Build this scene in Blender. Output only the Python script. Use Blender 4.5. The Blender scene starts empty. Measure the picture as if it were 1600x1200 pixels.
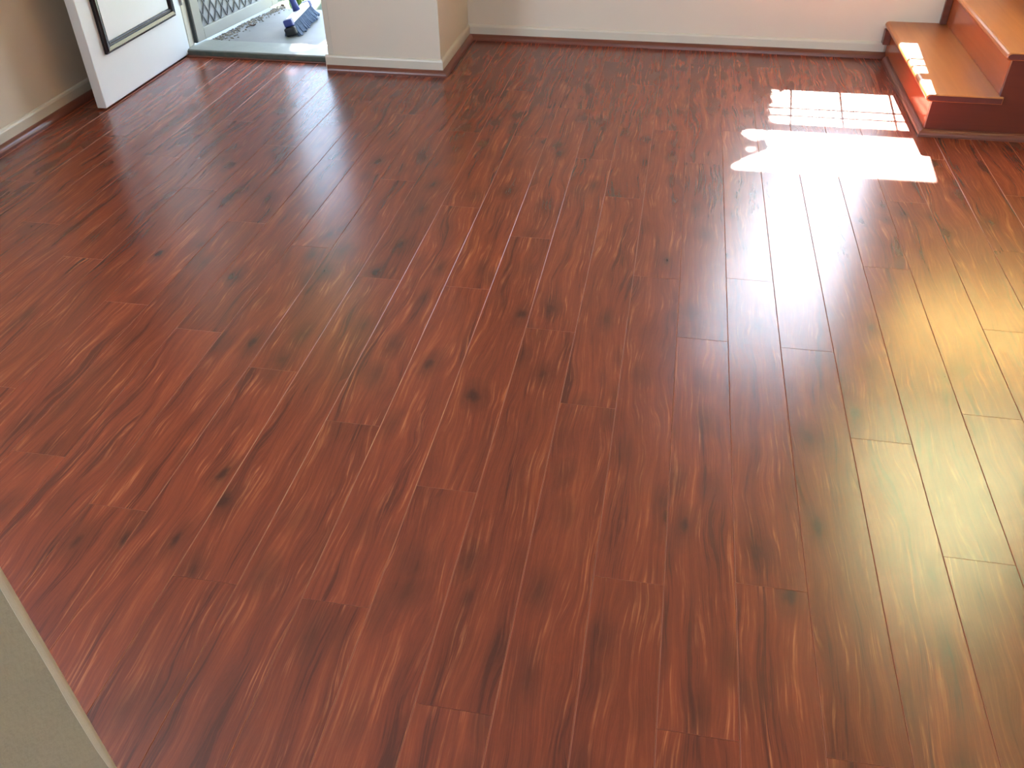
import bpy, bmesh, math, random
from mathutils import Vector, Matrix

S = bpy.context.scene
C = S.collection
PI = math.pi
rnd = random.Random(11)

# ------------------------------------------------------------------ camera
RW = ((0.98397733, 0.17805701, -0.00918215),
      (0.10309671, -0.61023841, -0.78548084),
      (-0.14546367, 0.77194869, -0.61881786))
cam_d = bpy.data.cameras.new('camera')
cam = bpy.data.objects.new('camera', cam_d)
C.objects.link(cam)
cam_d.sensor_width = 36.0
cam_d.lens = 1336.68 * 36 / 1600
cam_d.clip_start = 0.02
cam.matrix_world = Matrix(((RW[0][0], -RW[1][0], -RW[2][0], 0),
                           (RW[0][1], -RW[1][1], -RW[2][1], 0),
                           (RW[0][2], -RW[1][2], -RW[2][2], 1.45),
                           (0, 0, 0, 1)))
S.camera = cam

# ------------------------------------------------------------------ world, sun, exposure
SUN_DIR = Vector((0.079, 1.0, 0.81)).normalized()      # towards the sun
w = bpy.data.worlds.new('sky')
S.world = w
w.use_nodes = True
nt = w.node_tree
sky = nt.nodes.new('ShaderNodeTexSky')
sky.sky_type = 'NISHITA'
sky.sun_disc = False
sky.sun_elevation = math.radians(39)
sky.sun_rotation = math.radians(4.5)
sky.air_density = 1.2
sky.dust_density = 1.0
sky.ozone_density = 4.0
bg = nt.nodes['Background']
nt.links.new(sky.outputs['Color'], bg.inputs['Color'])
bg.inputs['Strength'].default_value = 1.7

sd = bpy.data.lights.new('sun', 'SUN')
sd.energy = 185.0
sd.angle = math.radians(0.53)
sd.color = (1.0, 0.94, 0.86)
sun = bpy.data.objects.new('sun', sd)
C.objects.link(sun)
sun.rotation_euler = SUN_DIR.to_track_quat('Z', 'Y').to_euler()
sun.location = SUN_DIR * 30

def area(name, loc, direction, sx, sy, power, col):
    d = bpy.data.lights.new(name, 'AREA')
    d.shape = 'RECTANGLE'
    d.size, d.size_y = sx, sy
    d.energy = power
    d.color = col
    o = bpy.data.objects.new(name, d)
    C.objects.link(o)
    o.location = loc
    o.rotation_euler = Vector(direction).to_track_quat('-Z', 'Z').to_euler()
    return o
# area lamp added as fill, set in the unseen rear window opening
area('rear_fill_lamp', (0.9, -3.03, 1.45), (0, 1, -0.1), 2.7, 1.34, 72, (0.88, 0.98, 1.08))
# fill lamp added to brighten the far floor, behind a made-up left-wall window
area('side_fill_lamp', (-2.90, 0.925, 1.5), (1, 0.45, -0.15), 1.6, 1.26, 88, (0.88, 0.98, 1.08))

S.view_settings.view_transform = 'Standard'
S.view_settings.look = 'None'
S.view_settings.exposure = 0.0
S.view_settings.gamma = 1.0
S.view_settings.use_curve_mapping = False
S.cycles.max_bounces = 10
S.cycles.diffuse_bounces = 5
S.cycles.glossy_bounces = 4
S.cycles.transparent_max_bounces = 12
S.cycles.caustics_reflective = False
S.cycles.caustics_refractive = False
S.cycles.sample_clamp_indirect = 12.0

# ------------------------------------------------------------------ materials
def principled(name, col, rough=0.5, metal=0.0, spec=0.5):
    m = bpy.data.materials.new(name)
    m.use_nodes = True
    b = m.node_tree.nodes['Principled BSDF']
    b.inputs['Base Color'].default_value = (*col, 1)
    b.inputs['Roughness'].default_value = rough
    b.inputs['Metallic'].default_value = metal
    b.inputs['Specular IOR Level'].default_value = spec
    return m

class NB:
    """small helper to build node graphs"""
    def __init__(s, m):
        s.t = m.node_tree
        s.b = s.t.nodes['Principled BSDF']
    def n(s, typ, **kw):
        x = s.t.nodes.new(typ)
        for k, v in kw.items():
            setattr(x, k, v)
        return x
    def val(s, sock, v):
        if hasattr(v, 'is_output') or isinstance(v, bpy.types.NodeSocket):
            s.t.links.new(v, sock)
        elif v is not None:
            sock.default_value = v
    def math(s, op, a, b=None, c=None):
        x = s.n('ShaderNodeMath', operation=op)
        s.val(x.inputs[0], a); s.val(x.inputs[1], b); s.val(x.inputs[2], c)
        return x.outputs[0]
    def vmath(s, op, a, b=None):
        x = s.n('ShaderNodeVectorMath', operation=op)
        s.val(x.inputs[0], a); s.val(x.inputs[1], b)
        return x.outputs[0]
    def comb(s, x, y, z=0.0):
        n = s.n('ShaderNodeCombineXYZ')
        s.val(n.inputs[0], x); s.val(n.inputs[1], y); s.val(n.inputs[2], z)
        return n.outputs[0]
    def noise(s, vec, scale=1.0, detail=3.0, rough=0.5, dist=0.0):
        n = s.n('ShaderNodeTexNoise')
        s.val(n.inputs['Vector'], vec)
        n.inputs['Scale'].default_value = scale
        n.inputs['Detail'].default_value = detail
        n.inputs['Roughness'].default_value = rough
        n.inputs['Distortion'].default_value = dist
        return n.outputs[0]
    def ramp(s, f, pts):
        n = s.n('ShaderNodeValToRGB')
        s.val(n.inputs[0], f)
        e = n.color_ramp.elements
        while len(e) < len(pts):
            e.new(0.5)
        for k, (p, c) in enumerate(pts):
            e[k].position = p
            e[k].color = (c, c, c, 1) if not isinstance(c, tuple) else (*c, 1)
        return n.outputs[0]
    def mix(s, f, a, b, mode='MIX'):
        n = s.n('ShaderNodeMix', data_type='RGBA', blend_type=mode)
        s.val(n.inputs[0], f)
        for sock, v in ((n.inputs[6], a), (n.inputs[7], b)):
            if isinstance(v, tuple):
                sock.default_value = (*v, 1)
            else:
                s.val(sock, v)
        return n.outputs[2]
    def bump(s, h, strength, dist):
        n = s.n('ShaderNodeBump')
        n.inputs['Strength'].default_value = strength
        n.inputs['Distance'].default_value = dist
        s.val(n.inputs['Height'], h)
        s.t.links.new(n.outputs[0], s.b.inputs['Normal'])

def mottled(name, col, col2, scale, rough, bump=0.0, bdist=0.002, spec=0.5):
    m = principled(name, col, rough, spec=spec)
    g = NB(m)
    tc = g.n('ShaderNodeTexCoord').outputs['Object']
    n1 = g.noise(tc, scale, 4, 0.6)
    g.val(g.b.inputs['Base Color'], g.mix(g.ramp(n1, [(0.3, 0.0), (0.7, 1.0)]), col, col2))
    if bump:
        g.bump(g.noise(tc, scale * 18, 2, 0.6), bump, bdist)
    return m

def floor_wood():
    m = principled('laminate_wood', (0.25, 0.08, 0.04), 0.23, spec=0.65)
    g = NB(m)
    tc = g.n('ShaderNodeTexCoord').outputs['Object']
    rn = g.n('ShaderNodeObjectInfo').outputs['Random']
    off = g.comb(g.math('MULTIPLY', rn, 37.0), g.math('MULTIPLY', rn, 91.0), g.math('MULTIPLY', rn, 13.0))
    sep = g.n('ShaderNodeSeparateXYZ')
    g.val(sep.inputs[0], g.vmath('ADD', tc, off))
    x, y = sep.outputs[0], sep.outputs[1]
    # the grain wanders sideways along the board
    warp = g.noise(g.comb(g.math('MULTIPLY', x, 7.0), g.math('MULTIPLY', y, 1.9)), 1.0, 2, 0.5)
    warp2 = g.noise(g.comb(g.math('MULTIPLY', x, 16.0), g.math('MULTIPLY', y, 6.0)), 1.0, 2, 0.5)
    xw = g.math('ADD', x, g.math('MULTIPLY', g.math('SUBTRACT', warp, 0.5), 0.095))
    xw = g.math('ADD', xw, g.math('MULTIPLY', g.math('SUBTRACT', warp2, 0.5), 0.012))
    broad = g.noise(g.comb(g.math('MULTIPLY', xw, 24.0), g.math('MULTIPLY', y, 1.3)), 1.0, 3, 0.55)
    streak = g.noise(g.comb(g.math('MULTIPLY', xw, 120.0), g.math('MULTIPLY', y, 3.6)), 1.0, 5, 0.66)
    fine = g.noise(g.comb(g.math('MULTIPLY', xw, 420.0), g.math('MULTIPLY', y, 9.0)), 1.0, 2, 0.6)
    k = g.math('ADD', g.math('MULTIPLY', broad, 0.54), g.math('MULTIPLY', streak, 0.34))
    k = g.math('ADD', k, g.math('MULTIPLY', fine, 0.12))
    col = g.ramp(k, [(0.40, (0.095, 0.024, 0.0150)), (0.435, (0.155, 0.033, 0.0175)),
                     (0.55, (0.210, 0.044, 0.0200)), (0.64, (0.270, 0.066, 0.026))])
    # light orange streaks in places
    light = g.math('MULTIPLY', g.ramp(streak, [(0.54, 0.0), (0.66, 1.0)]),
                   g.ramp(g.noise(g.comb(g.math('MULTIPLY', xw, 15.0), g.math('MULTIPLY', y, 5.0), 4.0), 1.0, 2, 0.5), [(0.46, 0.0), (0.60, 1.0)]))
    col = g.mix(g.math('MULTIPLY', light, 0.72), col, (0.430, 0.140, 0.055))
    # dark brown heart streaks
    dk = g.ramp(g.noise(g.comb(g.math('MULTIPLY', xw, 30.0), g.math('MULTIPLY', y, 2.0), 9.0), 1.0, 4, 0.6), [(0.56, 0.0), (0.66, 1.0)])
    col = g.mix(g.math('MULTIPLY', dk, 0.22), col, (0.070, 0.020, 0.012))
    # soft dark knots
    vo = g.n('ShaderNodeTexVoronoi', feature='F1')
    wob = g.noise(g.comb(g.math('MULTIPLY', x, 45.0), g.math('MULTIPLY', y, 28.0), 2.0), 1.0, 3, 0.6)
    g.val(vo.inputs['Vector'], g.comb(g.math('ADD', g.math('MULTIPLY', xw, 11.0), g.math('MULTIPLY', wob, 0.18)),
                                      g.math('ADD', g.math('MULTIPLY', y, 5.2), g.math('MULTIPLY', wob, 0.18))))
    vo.inputs['Scale'].default_value = 1.0
    knot = g.ramp(vo.outputs['Distance'], [(0.08, 1.0), (0.46, 0.0)])
    pick = g.n('ShaderNodeSeparateColor')
    g.val(pick.inputs[0], vo.outputs['Color'])
    knot = g.math('MULTIPLY', knot, g.ramp(pick.outputs[0], [(0.10, 0.0), (0.30, 1.0)]))
    core = g.math('MULTIPLY', g.ramp(vo.outputs['Distance'], [(0.05, 1.0), (0.17, 0.0)]), g.ramp(pick.outputs[1], [(0.35, 0.0), (0.5, 1.0)]))
    knot = g.math('MINIMUM', 1.0, g.math('ADD', g.math('MULTIPLY', knot, 0.62), g.math('MULTIPLY', core, 0.38)))
    col = g.mix(g.math('MULTIPLY', knot, 0.95), col, (0.052, 0.018, 0.013))
    col = g.mix(g.ramp(fine, [(0.40, 0.18), (0.58, 0.0)]), col, (0.110, 0.028, 0.015))
    speck = g.noise(g.comb(g.math('MULTIPLY', xw, 700.0), g.math('MULTIPLY', y, 60.0)), 1.0, 2, 0.7)
    hs = g.n('ShaderNodeHueSaturation')
    g.val(hs.inputs['Color'], col)
    g.val(hs.inputs['Value'], g.math('ADD', g.math('ADD', 0.80, g.math('MULTIPLY', rn, 0.22)), g.math('MULTIPLY', speck, 0.26)))
    g.val(g.b.inputs['Base Color'], hs.outputs[0])
    emboss = g.noise(g.comb(g.math('MULTIPLY', x, 520.0), g.math('MULTIPLY', y, 10.0)), 1.0, 2, 0.6)
    g.bump(emboss, 0.03, 0.0006)
    g.val(g.b.inputs['Roughness'], g.math('ADD', 0.225, g.math('MULTIPLY', emboss, 0.04)))
    return m

def stair_wood(name, c1, c2, axis, rough=0.3):
    m = principled(name, c1, rough)
    g = NB(m)
    tc = g.n('ShaderNodeTexCoord').outputs['Object']
    sc = [26.0, 26.0, 26.0]
    sc[axis] = 1.6
    mp = g.n('ShaderNodeMapping')
    mp.inputs['Scale'].default_value = sc
    g.val(mp.inputs['Vector'], tc)
    n = g.noise(mp.outputs[0], 1.0, 4, 0.6, 0.6)
    g.val(g.b.inputs['Base Color'], g.mix(g.ramp(n, [(0.3, 0.0), (0.7, 1.0)]), c1, c2))
    return m

M = {}
M['floor'] = floor_wood()
M['plank_edge'] = principled('laminate_bevel', (0.36, 0.120, 0.070), 0.25)
M['subfloor'] = principled('subfloor', (0.05, 0.025, 0.02), 0.8)
M['wall'] = mottled('cream_wall_paint', (0.70, 0.615, 0.505), (0.68, 0.595, 0.485), 3.0, 0.55, 0.08, 0.001)
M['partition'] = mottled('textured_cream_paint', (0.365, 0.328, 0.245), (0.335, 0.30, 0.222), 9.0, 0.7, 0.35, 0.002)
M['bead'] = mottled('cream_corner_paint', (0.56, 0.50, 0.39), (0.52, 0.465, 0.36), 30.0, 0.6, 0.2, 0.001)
M['skirt'] = mottled('cream_skirting_gloss', (0.655, 0.60, 0.50), (0.635, 0.58, 0.48), 5.0, 0.35)
M['ceiling'] = mottled('white_ceiling_paint', (0.80, 0.78, 0.73), (0.78, 0.76, 0.71), 2.0, 0.7)
M['quad'] = stair_wood('scotia_wood', (0.20, 0.060, 0.035), (0.13, 0.040, 0.025), 0, 0.28)
M['quad_y'] = stair_wood('scotia_wood_lengthwise', (0.20, 0.060, 0.035), (0.13, 0.040, 0.025), 1, 0.28)
M['tread'] = stair_wood('orange_tread_wood', (0.43, 0.150, 0.045), (0.36, 0.115, 0.035), 1, 0.30)
M['riser'] = stair_wood('red_riser_wood', (0.42, 0.100, 0.030), (0.35, 0.080, 0.025), 1, 0.15)
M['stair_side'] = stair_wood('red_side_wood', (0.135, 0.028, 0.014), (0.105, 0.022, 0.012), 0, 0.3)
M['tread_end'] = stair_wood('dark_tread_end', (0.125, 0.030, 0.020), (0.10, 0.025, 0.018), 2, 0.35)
M['door'] = mottled('white_door_paint', (0.83, 0.86, 0.89), (0.81, 0.84, 0.87), 4.0, 0.35)
M['moulding'] = principled('black_gloss_moulding', (0.020, 0.017, 0.019), 0.2, spec=0.5)
M['steel'] = principled('brushed_steel', (0.55, 0.54, 0.52), 0.3, 1.0)
M['alu'] = mottled('beige_aluminium_frame', (0.42, 0.405, 0.36), (0.40, 0.385, 0.34), 8.0, 0.45)
M['grille'] = principled('grey_grille', (0.20, 0.20, 0.21), 0.5)
M['rubber'] = principled('dark_seal', (0.035, 0.04, 0.04), 0.6)
M['sill'] = mottled('pale_green_sill', (0.32, 0.35, 0.335), (0.27, 0.30, 0.29), 14.0, 0.45, 0.05)
M['sill_edge'] = mottled('worn_dark_sill_edge', (0.06, 0.085, 0.07), (0.12, 0.11, 0.09), 30.0, 0.7)
M['concrete'] = mottled('painted_concrete', (0.27, 0.28, 0.29), (0.23, 0.24, 0.25), 6.0, 0.6, 0.15)
M['grass'] = mottled('lawn_grass', (0.020, 0.040, 0.010), (0.035, 0.060, 0.016), 5.0, 0.9)
M['leaf'] = mottled('light_strap_leaf', (0.10, 0.20, 0.04), (0.17, 0.27, 0.08), 8.0, 0.5)
M['tree_leaf'] = principled('tree_leaf', (0.06, 0.12, 0.03), 0.6)
M['bark'] = mottled('bark', (0.16, 0.12, 0.09), (0.09, 0.07, 0.05), 20.0, 0.9, 0.4)
M['litter'] = mottled('brown_leaf_litter', (0.12, 0.07, 0.05), (0.05, 0.035, 0.03), 40.0, 0.9)
M['pebble'] = mottled('tan_grit', (0.30, 0.25, 0.19), (0.16, 0.15, 0.14), 60.0, 0.9)
M['broom_white'] = principled('white_broom_plastic', (0.82, 0.83, 0.84), 0.35)
M['broom_blue'] = principled('blue_broom_plastic', (0.030, 0.045, 0.20), 0.35)
M['bristle'] = mottled('blue_grey_bristle', (0.045, 0.075, 0.14), (0.11, 0.15, 0.23), 60.0, 0.7)
M['black'] = principled('black_plastic', (0.012, 0.012, 0.015), 0.5)
M['win_white'] = principled('white_window_paint', (0.75, 0.74, 0.70), 0.4)
M['render'] = mottled('exterior_render', (0.62, 0.57, 0.48), (0.58, 0.53, 0.44), 4.0, 0.8)

def glass_mat(name, tint=(1, 1, 1), gloss=0.06):
    m = bpy.data.materials.new(name)
    m.use_nodes = True
    t = m.node_tree
    t.nodes.remove(t.nodes['Principled BSDF'])
    tr = t.nodes.new('ShaderNodeBsdfTransparent')
    tr.inputs[0].default_value = (*tint, 1)
    gl = t.nodes.new('ShaderNodeBsdfGlossy')
    gl.inputs['Roughness'].default_value = 0.02
    mx = t.nodes.new('ShaderNodeMixShader')
    mx.inputs[0].default_value = gloss
    t.links.new(tr.outputs[0], mx.inputs[1])
    t.links.new(gl.outputs[0], mx.inputs[2])
    t.links.new(mx.outputs[0], t.nodes['Material Output'].inputs[0])
    return m
M['glass'] = glass_mat('clear_glass')

def fly_mesh_mat():
    m = bpy.data.materials.new('grey_fly_mesh')
    m.use_nodes = True
    t = m.node_tree
    b = t.nodes['Principled BSDF']
    b.inputs['Base Color'].default_value = (0.42, 0.42, 0.43, 1)
    b.inputs['Roughness'].default_value = 0.7
    b.inputs['Alpha'].default_value = 0.86
    return m
M['fly_mesh'] = fly_mesh_mat()

def blind_mat(name, col, tcol):
    m = bpy.data.materials.new(name)
    m.use_nodes = True
    t = m.node_tree
    t.nodes.remove(t.nodes['Principled BSDF'])
    d = t.nodes.new('ShaderNodeBsdfDiffuse')
    d.inputs[0].default_value = (*col, 1)
    tr = t.nodes.new('ShaderNodeBsdfTranslucent')
    tr.inputs[0].default_value = (*tcol, 1)
    mx = t.nodes.new('ShaderNodeMixShader')
    mx.inputs[0].default_value = 0.85
    t.links.new(d.outputs[0], mx.inputs[1])
    t.links.new(tr.outputs[0], mx.inputs[2])
    t.links.new(mx.outputs[0], t.nodes['Material Output'].inputs[0])
    return m
M['poly'] = blind_mat('added_awning_sheet', (0.5, 0.55, 0.6), (0.62, 0.70, 0.78))
M['glare_blind'] = blind_mat('pale_yellow_glare_blind', (0.6, 0.55, 0.38), (0.67, 0.70, 0.53))
M['glare_blind_gold'] = blind_mat('golden_glare_blind', (0.6, 0.45, 0.2), (0.82, 0.68, 0.40))

# ------------------------------------------------------------------ mesh helpers
def obj(name, bm, mats, parent=None, smooth=False):
    me = bpy.data.meshes.new(name)
    bm.normal_update()
    bm.to_mesh(me)
    bm.free()
    for m in (mats if isinstance(mats, (list, tuple)) else [mats]):
        me.materials.append(m)
    if smooth:
        for p in me.polygons:
            p.use_smooth = True
    o = bpy.data.objects.new(name, me)
    C.objects.link(o)
    if parent is not None:
        o.parent = parent
    return o

def empty(name, loc=(0, 0, 0), rz=0.0):
    o = bpy.data.objects.new(name, None)
    C.objects.link(o)
    o.location = loc
    o.rotation_euler = (0, 0, rz)
    o.empty_display_size = 0.1
    return o

def tag(o, label, cat, group=None):
    o['label'] = label
    o['category'] = cat
    if group:
        o['group'] = group
    return o

def struct(o, label=None):
    o['kind'] = 'structure'
    if label:
        o['label'] = label
    return o

def box(bm, x0, x1, y0, y1, z0, z1, mi=0):
    vs = [bm.verts.new(p) for p in ((x0, y0, z0), (x1, y0, z0), (x1, y1, z0), (x0, y1, z0),
                                    (x0, y0, z1), (x1, y0, z1), (x1, y1, z1), (x0, y1, z1))]
    for f in ((0, 3, 2, 1), (4, 5, 6, 7), (0, 1, 5, 4), (1, 2, 6, 5), (2, 3, 7, 6), (3, 0, 4, 7)):
        bm.faces.new([vs[i] for i in f]).material_index = mi
    return vs

def bbox(x0, x1, y0, y1, z0, z1, bev=0.003, seg=2):
    bm = bmesh.new()
    box(bm, x0, x1, y0, y1, z0, z1)
    if bev:
        bmesh.ops.bevel(bm, geom=list(bm.edges), offset=bev, segments=seg, affect='EDGES', profile=0.5)
    return bm

def boxes(lst):
    bm = bmesh.new()
    for b in lst:
        box(bm, *b)
    return bm

def extrude_profile(prof, p0, p1, up=Vector((0, 0, 1)), mitre0=0.0, mitre1=0.0):
    """profile (u, v) in the plane across p0->p1: u to the right-hand side, v up; mitres shift the end by u*tan"""
    bm = bmesh.new()
    p0, p1 = Vector(p0), Vector(p1)
    d = (p1 - p0).normalized()
    side = d.cross(up).normalized()
    a = [bm.verts.new(p0 + side * u + up * v + d * (mitre0 * u)) for u, v in prof]
    b = [bm.verts.new(p1 + side * u + up * v + d * (mitre1 * u)) for u, v in prof]
    n = len(prof)
    for i in range(n):
        j = (i + 1) % n
        bm.faces.new((a[i], a[j], b[j], b[i]))
    bm.faces.new(a[::-1])
    bm.faces.new(b)
    bmesh.ops.recalc_face_normals(bm, faces=bm.faces)
    return bm

def tube(bm, pts, r, n=10, r2=None):
    pts = [Vector(p) for p in pts]
    rings = []
    for i, p in enumerate(pts):
        d = (pts[min(i + 1, len(pts) - 1)] - pts[max(i - 1, 0)]).normalized()
        a = d.orthogonal().normalized()
        b = d.cross(a)
        rr = r if r2 is None else r + (r2 - r) * i / (len(pts) - 1)
        rings.append([bm.verts.new(p + a * math.cos(t * 2 * PI / n) * rr + b * math.sin(t * 2 * PI / n) * rr) for t in range(n)])
    for q in range(len(rings) - 1):
        for i in range(n):
            j = (i + 1) % n
            bm.faces.new((rings[q][i], rings[q][j], rings[q + 1][j], rings[q + 1][i]))
    bm.faces.new(rings[0][::-1])
    bm.faces.new(rings[-1])

# ------------------------------------------------------------------ key dimensions (metres, camera above the origin)
XL = -2.764          # left wall
YE = 4.235           # entry wall, room face
XD0, XD1 = -2.575, -1.735   # door opening
XP = -1.142          # side wall of the bay
YB = 4.865           # back wall
XR = 3.7             # right wall
YR = -2.9            # rear wall
ZC = 2.4             # low ceiling
ZH = 4.9             # ceiling of the stair well
XV = 1.45            # where the stair well begins
SX, SY = 1.090, 3.806        # first riser plane, side of the stairs
RISE, GO = 0.179, 0.256
WX0, WX1, WZ0, WZ1 = 0.36, 1.212, 0.455, 2.10     # front window opening

# ------------------------------------------------------------------ room shell
floor_bm = boxes([(XL - 0.1, XR + 0.1, YR - 0.1, YB + 0.1, -0.10, -0.0085)])
floor = struct(obj('floor', floor_bm, M['subfloor']), 'dark red-brown laminate plank floor')

struct(obj('wall_left', boxes([(XL - 0.15, XL, YR - 0.1, 0.10, -0.1, ZC), (XL - 0.15, XL, 1.75, 4.36, -0.1, ZC),
                               (XL - 0.15, XL, 0.10, 1.75, -0.1, 0.86), (XL - 0.15, XL, 0.10, 1.75, 2.14, ZC)]), M['wall']))
struct(obj('wall_entry', boxes([(XL, XD0 - 0.03, YE, 4.36, -0.1, ZC), (XD1 + 0.03, XP, YE, 4.36, -0.1, ZC),
                                (XD0 - 0.03, XD1 + 0.03, YE, 4.36, 2.07, ZC)]), M['wall']))
struct(obj('wall_side', boxes([(XP - 0.13, XP, 4.36, YB + 0.14, -0.1, ZC)]), M['wall']))
W2 = (1.52, 2.75, 1.47, 1.93)      # low unseen stair window, added for golden floor glare: x0,x1,z0,z1
W3 = (1.52, 2.95, 2.45, 4.50)      # tall unseen window above it, added for the pale glare
struct(obj('wall_back', boxes([
    (XP, WX0, YB, YB + 0.14, -0.1, ZC), (WX0, WX1, YB, YB + 0.14, -0.1, WZ0), (WX0, WX1, YB, YB + 0.14, WZ1, ZC),
    (WX1, XV, YB, YB + 0.14, -0.1, ZC),
    (XV, W2[0], YB, YB + 0.14, -0.1, ZH), (W3[1], XR + 0.14, YB, YB + 0.14, -0.1, ZH),
    (W2[1], W3[1], YB, YB + 0.14, -0.1, W3[2]), (W2[0], W2[1], YB, YB + 0.14, -0.1, W2[2]),
    (W2[0], W2[1], YB, YB + 0.14, W2[3], W3[2]), (W3[0], W3[1], YB, YB + 0.14, W3[3], ZH)]), M['wall']))
struct(obj('wall_right', boxes([(XR, XR + 0.14, YR - 0.1, YB, -0.1, ZH)]), M['wall']))
struct(obj('wall_rear', boxes([(XL, -0.5, YR - 0.14, YR, -0.1, ZC), (2.3, XR, YR - 0.14, YR, -0.1, ZC),
                               (-0.5, 2.3, YR - 0.14, YR, -0.1, 0.75), (-0.5, 2.3, YR - 0.14, YR, 2.15, ZC)]), M['wall']))
struct(obj('ceiling', boxes([(XL - 0.15, XV, YR - 0.1, YB + 0.14, ZC, ZC + 0.12), (XV, XR + 0.14, YR - 0.14, 2.2, ZC, ZC + 0.12),
                             (XV - 0.1, XV, 2.2, YB + 0.14, ZC + 0.12, ZH), (XV, XR + 0.14, 2.1, 2.2, ZC + 0.12, ZH),
                             (XV - 0.1, XR + 0.14, 2.1, YB + 0.14, ZH, ZH + 0.12)]), M['ceiling']))

# partition wall whose rounded end stands close to the camera at the lower left
PXF, PYE = -0.47, 0.3576
bm = bmesh.new()
prof = []
rc = 0.010
for k in range(7):
    t = k / 6 * PI / 2
    prof.append((PXF - rc + rc * math.cos(t), PYE - rc + rc * math.sin(t)))
prof += [(-0.59, PYE), (-0.59, YR), (PXF, YR)]
lo = [bm.verts.new((x, y, -0.008)) for x, y in prof]
hi = [bm.verts.new((x, y, ZC)) for x, y in prof]
for i in range(len(prof)):
    j = (i + 1) % len(prof)
    bm.faces.new((lo[i], lo[j], hi[j], hi[i]))
bm.faces.new(lo[::-1]); bm.faces.new(hi)
bmesh.ops.recalc_face_normals(bm, faces=bm.faces)
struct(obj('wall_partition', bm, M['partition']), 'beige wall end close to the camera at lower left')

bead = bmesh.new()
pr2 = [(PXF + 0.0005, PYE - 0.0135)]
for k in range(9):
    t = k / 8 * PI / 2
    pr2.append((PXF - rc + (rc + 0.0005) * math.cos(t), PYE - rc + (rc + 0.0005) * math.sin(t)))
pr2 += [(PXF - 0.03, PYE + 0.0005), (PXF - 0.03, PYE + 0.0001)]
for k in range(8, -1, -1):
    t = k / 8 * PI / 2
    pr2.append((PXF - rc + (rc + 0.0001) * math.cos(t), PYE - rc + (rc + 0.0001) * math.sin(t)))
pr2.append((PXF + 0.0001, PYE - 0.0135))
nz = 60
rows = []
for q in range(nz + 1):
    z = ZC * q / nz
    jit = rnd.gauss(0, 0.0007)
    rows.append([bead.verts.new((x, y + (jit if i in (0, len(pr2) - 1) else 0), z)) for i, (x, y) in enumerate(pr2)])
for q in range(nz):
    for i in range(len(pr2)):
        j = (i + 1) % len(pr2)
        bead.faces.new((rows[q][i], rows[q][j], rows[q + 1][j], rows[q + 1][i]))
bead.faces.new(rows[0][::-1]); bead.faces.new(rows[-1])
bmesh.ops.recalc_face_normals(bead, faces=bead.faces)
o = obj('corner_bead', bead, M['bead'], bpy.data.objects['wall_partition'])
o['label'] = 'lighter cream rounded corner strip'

# ------------------------------------------------------------------ floor planks, one object each
PIT, PLEN, PX0 = 0.1021 * 1.45, 1.248, 0.0662 * 1.45
PH = {0: .861, 1: 1.221, 2: .858, 3: .487, 4: .122, 5: .632, -1: 1.188, -2: .502, -3: .835, -4: .138, -5: 1.026,
      -6: .33, -7: 1.036, -8: .514, -9: 1.199, -10: .66, -11: .086, -12: .763, -13: .315, -14: 1.0, -15: .58, 6: 1.05, 7: .30, 8: .75}
GAP, BV, BD = 0.0003, 0.0012, 0.0010
def plank_mesh(x0, x1, y0, y1, oy):
    """plank with bevelled long edges; local origin at its left edge and uncut start oy"""
    bm = bmesh.new()
    w_ = x1 - x0
    a, b, c, d = GAP, w_ - GAP, y0 - oy + GAP, y1 - oy - GAP
    r = [[(a, c, -0.008), (b, c, -0.008), (b, d, -0.008), (a, d, -0.008)],
         [(a, c, -BD), (b, c, -BD), (b, d, -BD), (a, d, -BD)],
         [(a + BV, c + BV * .25, 0), (b - BV, c + BV * .25, 0), (b - BV, d - BV * .25, 0), (a + BV, d - BV * .25, 0)]]
    v = [[bm.verts.new(p) for p in ring] for ring in r]
    for q in range(2):
        for i in range(4):
            j = (i + 1) % 4
            bm.faces.new((v[q][i], v[q][j], v[q + 1][j], v[q + 1][i])).material_index = 1
    bm.faces.new(v[2])
    return bm
full_mesh = None
YFRONT = -0.10
rear_bm = bmesh.new()
k0 = math.floor((XL - PX0) / PIT)
k1 = math.ceil((XR - PX0) / PIT)
for k in range(k0, k1):
    xa, xb = PX0 + k * PIT, PX0 + (k + 1) * PIT
    x0, x1 = max(xa, XL), min(xb, XR)
    ph = PH.get(k, (k * 0.377 * PLEN) % PLEN)
    ytop = YB if x0 > XP - 0.02 else YE
    if x0 < XP < x1:
        ytop = YB
    if x0 > SX:
        ytop = SY + 0.01
    if x0 > XD0 and x1 < XD1:
        ytop = 4.334
    n0 = math.floor((YR - ph) / PLEN)
    for n in range(n0, 6):
        ya = ph + n * PLEN
        y0, y1 = max(ya, YR), min(ya + PLEN, ytop)
        if y1 - y0 < 0.02:
            continue
        if y1 < YFRONT + 0.2:
            a = len(rear_bm.verts)
            tmp = plank_mesh(x0, x1, y0, y1, 0.0)
            vm = {vv: rear_bm.verts.new((vv.co.x + x0, vv.co.y, vv.co.z)) for vv in tmp.verts}
            for f in tmp.faces:
                rear_bm.faces.new([vm[q] for q in f.verts]).material_index = f.material_index
            tmp.free()
            continue
        if x0 == xa and x1 == xb and y0 == ya and y1 == ya + PLEN and full_mesh is not None:
            o = bpy.data.objects.new('plank', full_mesh)
            C.objects.link(o)
            o.parent = floor
        else:
            o = obj('plank', plank_mesh(x0, x1, y0, y1, ya), [M['floor'], M['plank_edge']], floor)
            if x0 == xa and x1 == xb and y0 == ya and y1 == ya + PLEN:
                full_mesh = o.data
        o.location = (x0, ya, 0)
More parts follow.
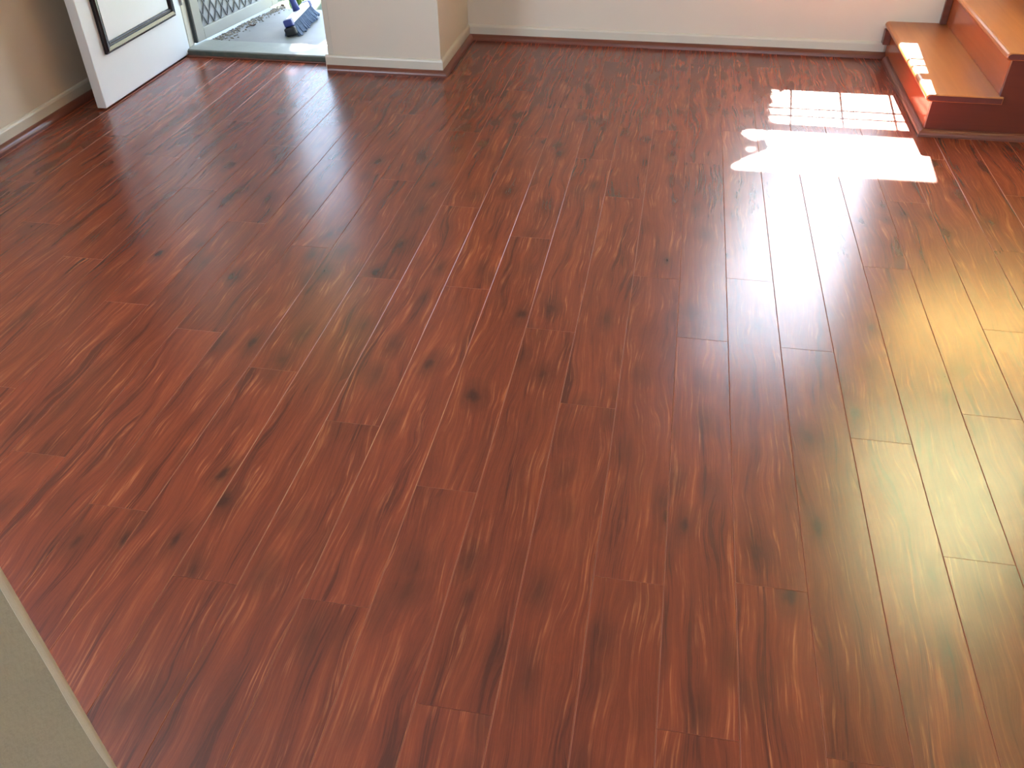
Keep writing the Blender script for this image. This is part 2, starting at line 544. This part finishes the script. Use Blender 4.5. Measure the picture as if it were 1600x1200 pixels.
for xa, xb in ((XD0, PX0 + math.ceil((XD0 - PX0) / PIT) * PIT), (PX0 + math.floor((XD1 - PX0) / PIT) * PIT, XD1)):
    o = obj('plank', plank_mesh(xa, xb, YE, 4.334, YE), [M['floor'], M['plank_edge']], floor)
    o.location = (xa, YE, 0)
rb = obj('rear_planks', rear_bm, [M['floor'], M['plank_edge']], floor)
rb['kind'] = 'stuff'

# ------------------------------------------------------------------ skirting boards and wooden quads
SK = [(0, 0.0), (0.012, 0.0), (0.012, 0.066), (0.009, 0.074), (0.004, 0.078), (0, 0.078)]
QR = 0.024
QD = [(0, 0), (QR, 0)] + [(QR * math.cos(t * PI / 12), 0.001 + 0.028 * math.sin(t * PI / 12)) for t in range(1, 6)] + [(0.0, 0.029)]
def skirting(name, p0, p1, m0=0.0, m1=0.0):
    return struct(obj(name, extrude_profile(SK, (*p0, 0.0), (*p1, 0.0), mitre0=m0, mitre1=m1), M['skirt']))
def quad(name, p0, p1, m0=0.0, m1=0.0, mat='quad'):
    d = (Vector((*p1, 0)) - Vector((*p0, 0))).normalized()
    s = d.cross(Vector((0, 0, 1))) * 0.0122
    pr = [(u + 0.012, v) for u, v in QD]
    return struct(obj(name, extrude_profile(pr, (*p0, 0.0), (*p1, 0.0), mitre0=m0, mitre1=m1), M[mat]))
# along each run the room is on the right-hand side
skirting('baseboard_left', (XL, -0.6), (XL, YE), 0, -1)
skirting('baseboard_pillar', (XD1 - 0.012, YE), (XP, YE), 0, 1)
skirting('baseboard_side', (XP, YE), (XP, YB), -1, -1)
skirting('baseboard_back', (XP, YB), (SX - 0.012, YB), 1, 0)
quad('trim_1', (XL, -0.6), (XL, YE), 0, -1, 'quad_y')
quad('trim_2', (XD1 - 0.012, YE), (XP, YE), 0.35, 1)
quad('trim_3', (XP, YE), (XP, YB), -1, -1, 'quad_y')
quad('trim_4', (XP, YB), (SX, YB), 1, 0)

# ------------------------------------------------------------------ staircase
st = tag(empty('staircase', (SX, SY, 0)), 'glossy orange-brown wooden staircase rising to the right beside the back wall', 'stairs')
NST = 8
def tread_bm(i, last=False):
    """rounded nosing on the left edge, end overhanging the stair side"""
    zt = (i + 1) * RISE
    th = 0.030
    x0 = i * GO - 0.030
    x1 = (i + 1) * GO + 0.012 if i < NST - 1 else XR - SX
    r = th / 2
    pr = [(x1, zt - th), (x1, zt)]
    for q in range(7):
        t = PI / 2 + q * PI / 6
        pr.append((x0 + r + r * 1.1 * math.cos(t), zt - r + r * math.sin(t)))
    bm = bmesh.new()
    ya, yb = -0.016, YB - SY - 0.001
    n = len(pr)
    rings = []
    for yy, ins in ((ya, 0.004), (ya + 0.004, 0.0), (yb, 0.0)):
        cx, cz = (x0 + x1) / 2, zt - r
        rings.append([bm.verts.new((x + (ins if x < cx else -ins), yy, z + (ins if z < cz else -ins))) for x, z in pr])
    for q in range(2):
        for k in range(n):
            j = (k + 1) % n
            bm.faces.new((rings[q][k], rings[q][j], rings[q + 1][j], rings[q + 1][k]))
    bm.faces.new(rings[0][::-1]).material_index = 1; bm.faces.new(rings[-1])
    bmesh.ops.recalc_face_normals(bm, faces=bm.faces)
    return bm
for i in range(NST):
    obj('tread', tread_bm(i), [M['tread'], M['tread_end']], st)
    z0 = i * RISE if i else 0.0
    obj('riser', bbox(i * GO, i * GO + 0.018, 0.0185, YB - SY - 0.002, z0 + 0.0005, (i + 1) * RISE - 0.0305, 0.001, 1), M['riser'], st)
# closed side of the stairs, cut to the step outline
bm = bmesh.new()
out = [(0.0, 0.0)]
for i in range(NST):
    out += [(i * GO, (i + 1) * RISE - 0.0305), ((i + 1) * GO if i < NST - 1 else XR - SX, (i + 1) * RISE - 0.0305)]
out += [(XR - SX, 0.0)]
for i in range(NST):
    xa = i * GO
    xb = (i + 1) * GO if i < NST - 1 else XR - SX
    box(bm, xa, xb, 0.0, 0.018, 0.0005, (i + 1) * RISE - 0.0305)
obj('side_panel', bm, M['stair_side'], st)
# quads at the foot of the stairs belong to the staircase
obj('foot_moulding', extrude_profile(QD, (-0.0002, 0.98, 0.0), (-0.0002, -0.0002, 0.0), mitre1=1), M['quad_y'], st)
obj('foot_moulding', extrude_profile(QD, (0, -0.0002, 0.0), (XR - SX, -0.0002, 0.0), mitre0=-1), M['quad'], st)
# wall strip beside the second riser, and the block that ends the skirting under the first tread
obj('wall_strip', bbox(GO - 0.032, GO - 0.001, 1.036, 1.057, RISE + 0.0005, 2 * RISE - 0.031, 0.002, 1), M['quad'], st)
obj('end_block', bbox(-0.034, -0.001, 1.000, 1.044, 0.078, RISE - 0.031, 0.002, 1), M['quad'], st)

# ------------------------------------------------------------------ front door, swung in against the left wall
d1 = empty('door_1', (-2.571, 4.365, 0.0))
struct(d1, 'white front door with black raised moulding, swung open against the left wall')
DL = 0.842
DA = Vector((-2.571, 4.365)); DB = Vector((-2.571, 3.523))
obj('door_leaf', bbox(-0.046, 0.0, -DL, 0.0, 0.008, 2.04, 0.004, 2), M['door'], d1)
# moulding frame on the room face (+x); local coordinates, y from -DL..0
MP = [(0, 0), (0.044, 0), (0.044, 0.006), (0.038, 0.012), (0.031, 0.010), (0.027, 0.017), (0.012, 0.020), (0.007, 0.014), (0, 0.012)]
def mould(p0, p1):
    """runs clockwise seen from +x, profile grows inward and out of the door face"""
    p0, p1 = Vector(p0), Vector(p1)
    d = (p1 - p0).normalized()
    up = Vector((1, 0, 0))
    return extrude_profile(MP, p0, p1, up, mitre0=1.0, mitre1=-1.0)
my0, my1, mz0, mz1 = -0.735, -0.080, 0.222, 1.86
cs = [(0, my0, mz0), (0, my1, mz0), (0, my1, mz1), (0, my0, mz1)]
for k in range(4):
    a, b = cs[k], cs[(k + 1) % 4]
    bmm = mould(a, b)
    # make sure the profile grows towards the middle of the panel
    mid = Vector((0, (my0 + my1) / 2, (mz0 + mz1) / 2))
    cen = sum((v.co for v in bmm.verts), Vector()) / len(bmm.verts)
    if (cen - mid).length > ((Vector(a) + Vector(b)) / 2 - mid).length:
        bmm.free()
        bmm = mould(b, a)
    obj('moulding', bmm, M['moulding'], d1)
obj('panel', bbox(0.0005, 0.005, my0 + 0.0445, my1 - 0.0445, mz0 + 0.0445, mz1 - 0.0445, 0.0015, 1), M['door'], d1)
bm = bmesh.new()
tube(bm, [(0.0, -DL + 0.065, 1.02), (0.035, -DL + 0.065, 1.02)], 0.012, 12)
bmesh.ops.create_uvsphere(bm, u_segments=16, v_segments=10, radius=0.028, matrix=Matrix.Translation((0.055, -DL + 0.065, 1.02)))
obj('door_knob', bm, M['steel'], d1, True)
for z in (0.25, 1.75):
    bm = bmesh.new()
    tube(bm, [(0.005, 0.004, z), (0.005, 0.004, z + 0.09)], 0.006, 10)
    obj('hinge', bm, M['steel'], d1, True)

# door frame lining
struct(obj('trim_5', boxes([(XD0 - 0.029, XD0 + 0.004, 4.372, 4.421, 0.035, 2.07), (XD1 + 0.001, XD1 + 0.029, YE + 0.001, 4.40, 0.031, 2.07),
                            (XD0 - 0.001, XD1 + 0.001, YE + 0.001, 4.40, 2.045, 2.069)]), M['skirt']))

# ------------------------------------------------------------------ sill, porch
sl = empty('door_sill', (-2.15, 4.42, 0))
tag(sl, 'pale grey-green door sill with a dark worn front edge across the open doorway', 'sill')
obj('sill_slab', bbox(-2.595 + 2.15, -1.735 + 2.15, -0.078, 0.10, 0.010, 0.033, 0.003, 2), M['sill'], sl)
obj('sill_edge', bbox(-2.575 + 2.15, -1.737 + 2.15, -0.086, -0.0785, 0.0035, 0.027, 0.001, 1), M['sill_edge'], sl)
obj('threshold_strip', bbox(-2.575 + 2.15, -1.737 + 2.15, -0.104, -0.0865, 0.0003, 0.006, 0.003, 2), M['quad'], sl)
struct(obj('porch', boxes([(-4.2, -1.275, 4.361, 5.235, -0.14, 0.018)]), M['concrete']), 'painted grey-blue concrete porch slab outside the doorway')
bm = bmesh.new()
bmesh.ops.create_grid(bm, x_segments=1, y_segments=1, size=40)
struct(obj('ground', bm, M['grass'])).location = (0, 30, -0.14)
bpy.data.objects['ground'].location = (0, 45.01, -0.14)

# ------------------------------------------------------------------ security screen door, hinged outwards
p0 = Vector((-2.566, 4.436, 0)); p1 = Vector((-2.445, 5.262, 0))
dv = (p1 - p0)
SL = dv.length
d2 = empty('door_2', (p0.x, p0.y, 0), math.atan2(dv.y, dv.x))
struct(d2, 'beige aluminium security screen door with diamond grille, opened outwards')
fw, fd = 0.068, 0.028
Z0, Z1 = 0.040, 2.03
obj('stile', bbox(0, fw, -fd / 2, fd / 2, Z0, Z1, 0.003, 2), M['alu'], d2)
obj('stile', bbox(SL - fw, SL, -fd / 2, fd / 2, Z0, Z1, 0.003, 2), M['alu'], d2)
obj('rail', bbox(fw + .0002, SL - fw - .0002, -fd / 2, fd / 2, Z0, Z0 + 0.062, 0.003, 2), M['alu'], d2)
obj('rail', bbox(fw + .0002, SL - fw - .0002, -fd / 2, fd / 2, Z1 - 0.062, Z1, 0.003, 2), M['alu'], d2)
obj('rail', bbox(fw + .0002, SL - fw - .0002, -fd / 2, fd / 2, 0.98, 1.05, 0.003, 2), M['alu'], d2)
obj('hinge_seal', bbox(-0.011, -0.0005, -fd / 2 + 0.003, fd / 2, Z0, Z1, 0.002, 1), M['rubber'], d2)
bm = bmesh.new()
box(bm, fw, SL - fw, 0.002, 0.004, Z0 + 0.062, Z1 - 0.062)
obj('fly_mesh', bm, M['fly_mesh'], d2)
def diamond_grille(x0, x1, z0, z1, dx, dz, wd, y0, y1):
    bm = bmesh.new()
    sl_ = dz / dx
    L = []
    for s in (1, -1):
        kk = -60
        while kk < 60:
            # line: z = z0 + s*sl*(x - x0) + kk*dz
            pts = []
            c = z0 + kk * dz
            xs = sorted([x0, x1] + [x0 + (zz - c) / (s * sl_) for zz in (z0, z1)])
            xa, xb = xs[1], xs[2]
            za, zb = c + s * sl_ * (xa - x0), c + s * sl_ * (xb - x0)
            if z0 - 1e-6 <= min(za, zb) and max(za, zb) <= z1 + 1e-6 and x0 - 1e-6 <= xa and xb <= x1 + 1e-6 and xb - xa > 0.004:
                L.append((xa, za, xb, zb))
            kk += 1
    for xa, za, xb, zb in L:
        d = Vector((xb - xa, 0, zb - za)).normalized()
        nrm = Vector((-d.z, 0, d.x)) * wd / 2
        vs = []
        for yy in (y0, y1):
            for p, sg in (((xa, za), 1), ((xa, za), -1), ((xb, zb), -1), ((xb, zb), 1)):
                vs.append(bm.verts.new((p[0] + nrm.x * sg, yy, p[1] + nrm.z * sg)))
        for f in ((0, 1, 2, 3), (7, 6, 5, 4), (0, 3, 7, 4), (1, 5, 6, 2)):
            bm.faces.new([vs[q] for q in f])
    bmesh.ops.recalc_face_normals(bm, faces=bm.faces)
    return bm
obj('grille', diamond_grille(fw, SL - fw, Z0 + 0.062, 0.98, 0.062, 0.108, 0.0045, -0.006, 0.0), M['grille'], d2)
obj('grille', diamond_grille(fw, SL - fw, 1.05, Z1 - 0.062, 0.062, 0.108, 0.0045, -0.006, 0.0), M['grille'], d2)
bm = bbox(SL - 0.055, SL - 0.015, -fd / 2 - 0.02, -fd / 2 - 0.0005, 0.93, 1.1, 0.004, 2)
obj('lock', bm, M['black'], d2)

# grit swept into the gap below the screen door
bm = bmesh.new()
for q in range(420):
    u = 0.01 + 0.77 * rnd.random() ** 1.3
    s = rnd.uniform(0.002, 0.008)
    x = p0.x + dv.x * u / SL + abs(rnd.gauss(0.0, 0.035)) + 0.012
    y = p0.y + dv.y * u / SL + 0.06
    z = 0.018 if y > 4.525 else 0.033
    if y < 4.53: continue
    mt = Matrix.Translation((x, y, z + s * 0.35)) @ Matrix.Rotation(rnd.random() * 6, 4, 'Z') @ Matrix.Diagonal((s * rnd.uniform(1, 1.6), s, s * 0.6, 1))
    bmesh.ops.create_icosphere(bm, subdivisions=1, radius=1.0, matrix=mt)
g = obj('grit', bm, M['pebble'])
g['kind'] = 'stuff'
tag(g, 'line of tan grit and crumbs on the porch below the screen door', 'grit')
def leaf_bm(l, wd, curl):
    bm = bmesh.new()
    n = 5
    prev = None
    for i in range(n):
        t = i / (n - 1)
        ww = wd * math.sin(PI * (0.08 + 0.84 * t)) * 0.5
        x = (t - 0.5) * l
        z = curl * (t - 0.5) ** 2 * 4
        ring = [bm.verts.new((x, -ww, z + 0.004)), bm.verts.new((x, 0, z)), bm.verts.new((x, ww, z + 0.004)), bm.verts.new((x, 0, z - 0.0012))]
        if prev:
            for a in range(4):
                b = (a + 1) % 4
                bm.faces.new((prev[a], prev[b], ring[b], ring[a]))
        else:
            bm.faces.new(ring[::-1])
        prev = ring
    bm.faces.new(prev)
    bmesh.ops.recalc_face_normals(bm, faces=bm.faces)
    return bm
o = obj('dry_leaf', leaf_bm(0.035, 0.02, 0.008), M['litter'])
o.location = (-2.42, 4.845, 0.0205); o.rotation_euler = (0, 0, 0.4)
tag(o, 'small dark dry leaf lying on the concrete porch near the screen door', 'leaf')
for q, (x, y, s, rz, lb) in enumerate(((-2.50, 5.285, 2.0, .5, 'brown dead leaf nearest the screen door at the porch edge'),
                                   (-2.44, 5.32, 1.7, 2.0, 'brown curled dead leaf standing behind another beyond the porch edge'),
                                   (-2.38, 5.33, 1.8, 3.6, 'brown dead leaf farthest right of three beyond the porch edge'))):
    o = obj('dead_leaf', leaf_bm(0.04 * s, 0.03 * s, 0.012 * s), M['litter'])
    o.location = (x, y, -0.02)
    o.rotation_euler = (0.3, 0.9, rz)
    tag(o, lb, 'leaf', 'dead leaves at the porch edge')

# ------------------------------------------------------------------ broom leaning on the screen door
BA = Vector((-2.130, 4.690, 0.078)); BB = Vector((-2.165, 5.085, 0.084))
ax = (BB - BA).normalized()
tl = Vector((-0.27, 0, 0.96)).normalized()       # handle direction
tl = (tl - ax * tl.dot(ax)).normalized()
sd_ = ax.cross(tl).normalized()
BL = (BB - BA).length
br = empty('broom')
br.matrix_world = Matrix(((ax.x, sd_.x, tl.x, BA.x), (ax.y, sd_.y, tl.y, BA.y), (ax.z, sd_.z, tl.z, BA.z), (0, 0, 0, 1)))
tag(br, 'blue and white broom with blue-grey bristles standing on the porch outside the doorway', 'broom')
obj('head', bbox(0.035, BL - 0.035, -0.024, 0.024, -0.004, 0.026, 0.006, 2), M['broom_white'], br)
for a, b in ((0.0, 0.0345), (BL - 0.0345, BL)):
    obj('end_cap', bbox(a, b, -0.027, 0.027, -0.010, 0.028, 0.007, 2), M['broom_blue'], br)
obj('bumper', bbox(-0.016, 0.010, -0.034, 0.034, -0.056, -0.0105, 0.009, 2), M['black'], br)
bm = bmesh.new()
for i in range(25):
    for j in range(5):
        u = 0.02 + (BL - 0.04) * i / 24 + (0.007 if j % 2 else 0)
        v = (j - 2) * 0.011
        fu = (u - BL / 2) * 0.10 + rnd.gauss(0, 0.004)
        fv = (j - 2) * 0.012 + rnd.gauss(0, 0.004)
        ln = 0.060 + rnd.gauss(0, 0.004) + 0.01 * (j - 2) / 2
        tube(bm, [(u, v, -0.004), (u + fu * .4, v + fv * .4, -ln * 0.55), (u + fu, v + fv, -ln)], 0.0045, 5, 0.0072)
bq = obj('bristles', bm, M['bristle'], br)
bq['kind'] = 'stuff'
bm = bmesh.new()
tube(bm, [(BL / 2, 0, 0.0265), (BL / 2, 0, 0.055), (BL / 2, 0, 0.13)], 0.022, 12, 0.016)
obj('socket', bm, M['broom_blue'], br, True)
bm = bmesh.new()
tube(bm, [(BL / 2, 0, 0.1305), (BL / 2, 0, 1.12)], 0.012, 12)
obj('handle', bm, M['broom_blue'], br, True)

# ------------------------------------------------------------------ garden beyond the porch
def grass_clump(x, y, n, h, seed, label):
    r = random.Random(seed)
    bm = bmesh.new()
    for q in range(n):
        a = r.random() * 2 * PI
        rad = r.uniform(0, 0.06)
        lean = r.uniform(0.08, 0.38)
        hh = h * r.uniform(0.6, 1.1)
        wd = r.uniform(0.006, 0.013)
        side = Vector((-math.sin(a), math.cos(a), 0))
        prev = None
        for i in range(6):
            t = i / 5
            p = Vector((math.cos(a) * (rad + lean * hh * t * t), math.sin(a) * (rad + lean * hh * t * t), hh * (t - 0.25 * lean * t * t)))
            ww = side * wd * (1 - t * 0.85)
            up = Vector((math.cos(a), math.sin(a), 0)) * 0.0015
            ring = [bm.verts.new(p - ww), bm.verts.new(p + up), bm.verts.new(p + ww), bm.verts.new(p - up)]
            if prev:
                for k in range(4):
                    j = (k + 1) % 4
                    bm.faces.new((prev[k], prev[j], ring[j], ring[k]))
            prev = ring
    o = obj('grass_clump', bm, M['leaf'])
    o.location = (x, y, -0.14)
    return tag(o, label, 'plant', 'strap-leaved plants beyond the porch')
grass_clump(-2.46, 5.62, 46, 0.42, 1, 'pale green strap-leaved clump left of the broom, next to the screen door')
grass_clump(-2.20, 6.05, 46, 0.50, 2, 'pale green strap-leaved clump directly behind the broom head')
grass_clump(-2.02, 5.55, 50, 0.42, 3, 'pale green strap-leaved clump right of the broom beside the wall edge')
grass_clump(-1.70, 6.15, 46, 0.50, 4, 'pale green strap-leaved clump hidden mostly behind the pillar wall')

# eave shading the front of the house
struct(obj('eave', boxes([(-4.2, -0.6, 4.36, 6.29, 2.405, 2.50), (-0.6, 1.44, 5.006, 5.06, 2.43, 2.52), (-0.6, 1.44, 6.22, 6.27, 2.42, 2.46)]), M['win_white']))
aw = obj('added_awning', boxes([(-0.6, 1.44, 5.006, 6.30, 2.4, 2.412)]), M['poly'])  # unseen sheet, added so bluish light carries the window glare down the floor
tag(aw, 'pale translucent sheet added over the front window to extend its floor glare', 'added_awning')

# tree in the front garden; its crown shades the porch
def inv_window(xw, zw, y):
    """point at depth y on the sun ray that meets the plane of the back wall at (xw, zw)"""
    t = y - YB
    return Vector((xw + 0.079 * t, y, zw + 0.81 * t))
tree = tag(empty('tree', (-2.6, 10.2, -0.14)), 'leafy tree in the front garden shading the porch', 'tree')
bm = bmesh.new()
tube(bm, [(0, 0, 0), (0.1, 0, 1.6), (0.5, -0.1, 3.2), (1.0, -0.1, 5.0)], 0.13, 10, 0.05)
for (a, b, c) in ((-0.6, .5, 4.8), (2.2, .3, 4.6), (1.6, -.5, 5.4)):
    tube(bm, [(0.4, -0.1, 2.9), ((0.4 + a) / 2, b / 2, (2.9 + c) / 2 + .2), (a, b, c)], 0.06, 8, 0.02)
obj('trunk', bm, M['bark'], tree, True)
spots = [(-1.88, 4.49, .17, .04), (-1.92, 4.66, .07, .02), (-2.12, 4.50, .05, .01), (-2.20, 4.68, .05, .01), (-1.80, 4.58, .05, .02)]
bm = bmesh.new()
tq = random.Random(5)
cnt = 0
def add_leaf(bm, p, s):
    rot = Matrix.Rotation(tq.random() * 6.28, 3, 'Z') @ Matrix.Rotation(tq.uniform(-.9, .9), 3, 'X') @ Matrix.Rotation(tq.uniform(-.9, .9), 3, 'Y')
    pts = [(-1, 0, 0), (0, -.45, .12), (1, 0, 0), (0, .45, .12)]
    vs = [bm.verts.new(p + rot @ (Vector(q) * s)) for q in pts]
    bm.faces.new((vs[0], vs[1], vs[2])); bm.faces.new((vs[0], vs[2], vs[3]))
for q in range(12000):
    xw = tq.uniform(-4.9, -0.3)
    zw = tq.uniform(-1.1, 2.0)
    y = tq.uniform(9.0, 11.2)
    if xw > -0.75: continue
    if (xw + 2.55) ** 2 / 2.25 ** 2 + (zw - 0.42) ** 2 / 1.05 ** 2 > 1: continue
    p = inv_window(xw, zw, y)
    # where the sun ray through this leaf meets the porch
    yf = p.y - (p.z - 0.03) / 0.81
    xf = p.x - 0.079 * (p.y - yf)
    if any(((xf - sx) / (rx + .05)) ** 2 + ((yf - sy) / (ry + .055)) ** 2 < 1.0 for sx, sy, rx, ry in spots): continue
    add_leaf(bm, p, tq.uniform(0.09, 0.15))
o = obj('foliage', bm, M['tree_leaf'], tree)
o.location = -Vector(tree.location)
o['kind'] = 'stuff'

# shrub standing outside the left half of the front window
shr = tag(empty('shrub', (0.35, 6.75, -0.14)), 'leafy shrub outside the front window shading its left side', 'shrub')
bm = bmesh.new()
for q in range(9):
    a = q * 0.7
    tube(bm, [(0.05 * math.cos(a), 0.05 * math.sin(a), 0), (0.12 * math.cos(a), 0.12 * math.sin(a), 1.0), (0.2 * math.cos(a) + .03, 0.22 * math.sin(a), 2.1 + 0.1 * (q % 3))], 0.014, 6, 0.005)
obj('stem', bm, M['bark'], shr, True)
bm = bmesh.new()
tq = random.Random(9)
for q in range(3600):
    xw = tq.uniform(-0.15, 0.66) 
    zw = tq.uniform(-0.9, 1.45)
    y = tq.uniform(6.45, 7.05)
    if abs(xw - 0.22 - 0.02 * zw) > 0.42 * math.sqrt(max(0, 1 - ((zw - 0.25) / 1.25) ** 2)) + 0.0: continue
    if zw > 0.32:
        if xw > 0.61: continue
        if xw > 0.545 and zw > 0.84: continue
        if zw > 1.08 + (0.525 - xw) * 1.1 and xw > 0.38: continue
        if ((xw - .477) / .055) ** 2 + ((zw - .945) / .045) ** 2 < 1: continue
        if xw > 0.535 and tq.random() < 0.93: continue
    p = inv_window(xw, zw, y)
    add_leaf(bm, p, tq.uniform(0.022, 0.04) if xw > 0.4 else tq.uniform(0.035, 0.06))
for q in range(3200):
    xw, zw, y = tq.uniform(0.36, 0.60), tq.uniform(0.36, 1.25), tq.uniform(6.45, 7.05)
    if xw > 0.54 and zw > 0.84: continue
    if xw > 0.53 and tq.random() < 0.9: continue
    if zw > 1.08 + (0.525 - xw) * 1.1: continue
    if ((xw - .477) / .055) ** 2 + ((zw - .945) / .045) ** 2 < 1: continue
    add_leaf(bm, inv_window(xw, zw, y), tq.uniform(0.02, 0.032))
o = obj('foliage', bm, M['tree_leaf'], shr)
o.location = -Vector(shr.location)
o['kind'] = 'stuff'

# unseen looser trees, added farther off to dim the window and doorway glare
def dimming_tree(x, y, n, label):
    t = tag(empty('tree', (x, y, -0.14)), label, 'tree')
    bm = bmesh.new()
    tube(bm, [(0, 0, 0), (0.05, 0, 1.5), (0.3, 0, 3.0), (0.5, 0.1, 4.6)], 0.09, 10, 0.03)
    tube(bm, [(0.1, 0, 2.2), (0.8, 0.1, 3.2), (1.1, 0.0, 4.4)], 0.04, 8, 0.015)
    tube(bm, [(0.08, 0, 2.0), (-0.5, 0.1, 3.1), (-0.8, 0.0, 4.2)], 0.04, 8, 0.015)
    obj('trunk', bm, M['bark'], t, True)
    bm = bmesh.new()
    for q in range(n):
        v = Vector((tq.gauss(0, 1), tq.gauss(0, 1), tq.gauss(0, 1))).normalized() * tq.random() ** 0.4
        add_leaf(bm, Vector((0.35 + v.x * 1.25, v.y * 0.9, 3.75 + v.z * 1.7)), tq.uniform(0.06, 0.11))
    obj('foliage', bm, M['tree_leaf'], t)['kind'] = 'stuff'
dimming_tree(0.18, 12.0, 3000, 'loose-crowned small tree farther off, added to dim the front window glare')
dimming_tree(-5.3, 12.0, 1200, 'loose-crowned small tree farther off, added to dim the open doorway glare')

# ------------------------------------------------------------------ windows
def window(name, x0, x1, z0, z1, vbars, hbars, rail, fr=0.03, label=None, loc=None, rz=0.0):
    wo = struct(empty(name, loc or (x0, YB + 0.05, z0), rz), label)
    W, Hh = x1 - x0, z1 - z0
    for a in ((0.001, fr, 0, 0.05, 0.001, Hh - .001), (W - fr, W - .001, 0, 0.05, 0.001, Hh - .001), (fr, W - fr, 0, 0.05, 0.001, fr), (fr, W - fr, 0, 0.05, Hh - fr, Hh - .001)):
        obj('frame', bbox(*a, 0.002, 1), M['win_white'], wo)
    for x in vbars:
        obj('glazing_bar', bbox(x - x0 - 0.006, x - x0 + 0.006, 0.012, 0.038, fr, (rail[0] - z0 - 0.022) if name == 'window_1' else Hh - fr, 0.002, 1), M['win_white'], wo)
    for z, hw in hbars:
        obj('glazing_bar', bbox(fr, W - fr, 0.014, 0.036, z - z0 - hw, z - z0 + hw, 0.001, 1), M['win_white'], wo)
    for z in rail:
        obj('rail', bbox(fr, W - fr, 0.004, 0.046, z - z0 - 0.022, z - z0 + 0.022, 0.002, 1), M['win_white'], wo)
    bm = bmesh.new()
    box(bm, fr * .5, W - fr * .5, 0.024, 0.027, fr * .5, Hh - fr * .5)
    obj('pane', bm, M['glass'], wo)
    obj('sill', bbox(-0.02, W + 0.02, -0.075, -0.051, -0.025, -0.001, 0.003, 1), M['win_white'], wo)
    return wo
window('window_1', WX0, WX1, WZ0 + 0.004, WZ1, (0.63, 0.855, 1.08), ((0.73, 0.0013), (0.807, 0.0013)), (0.925,), 0.03)
w2 = window('added_window_2', *W2, (), (), (), 0.03)
w3 = window('added_window_3', *W3, (W3[0] + 0.715,), (), (3.4,), 0.04)
# sun-backlit blinds, added with their stair windows to throw golden and pale floor glare
bm = bmesh.new(); box(bm, 0.004, W3[1] - W3[0] - 0.004, -0.03, -0.028, 0.004, W3[3] - W3[2] - 0.004)
obj('pale_glare_blind', bm, M['glare_blind'], w3)
bm = bmesh.new(); box(bm, 0.004, W2[1] - W2[0] - 0.004, -0.03, -0.028, 0.004, W2[3] - W2[2] - 0.004)
obj('golden_glare_blind', bm, M['glare_blind_gold'], w2)
# unseen side and rear windows, added to frame the two fill lamps
window('added_window_4', 0, 1.65, 0.86, 2.14, (0.825,), (), (), 0.03, loc=(XL - 0.05, 0.10, 0.86), rz=PI / 2)
window('added_window_5', 0, 2.8, 0.75, 2.15, (0.93, 1.87), (), (), 0.03, loc=(2.3, YR - 0.05, 0.75), rz=PI)
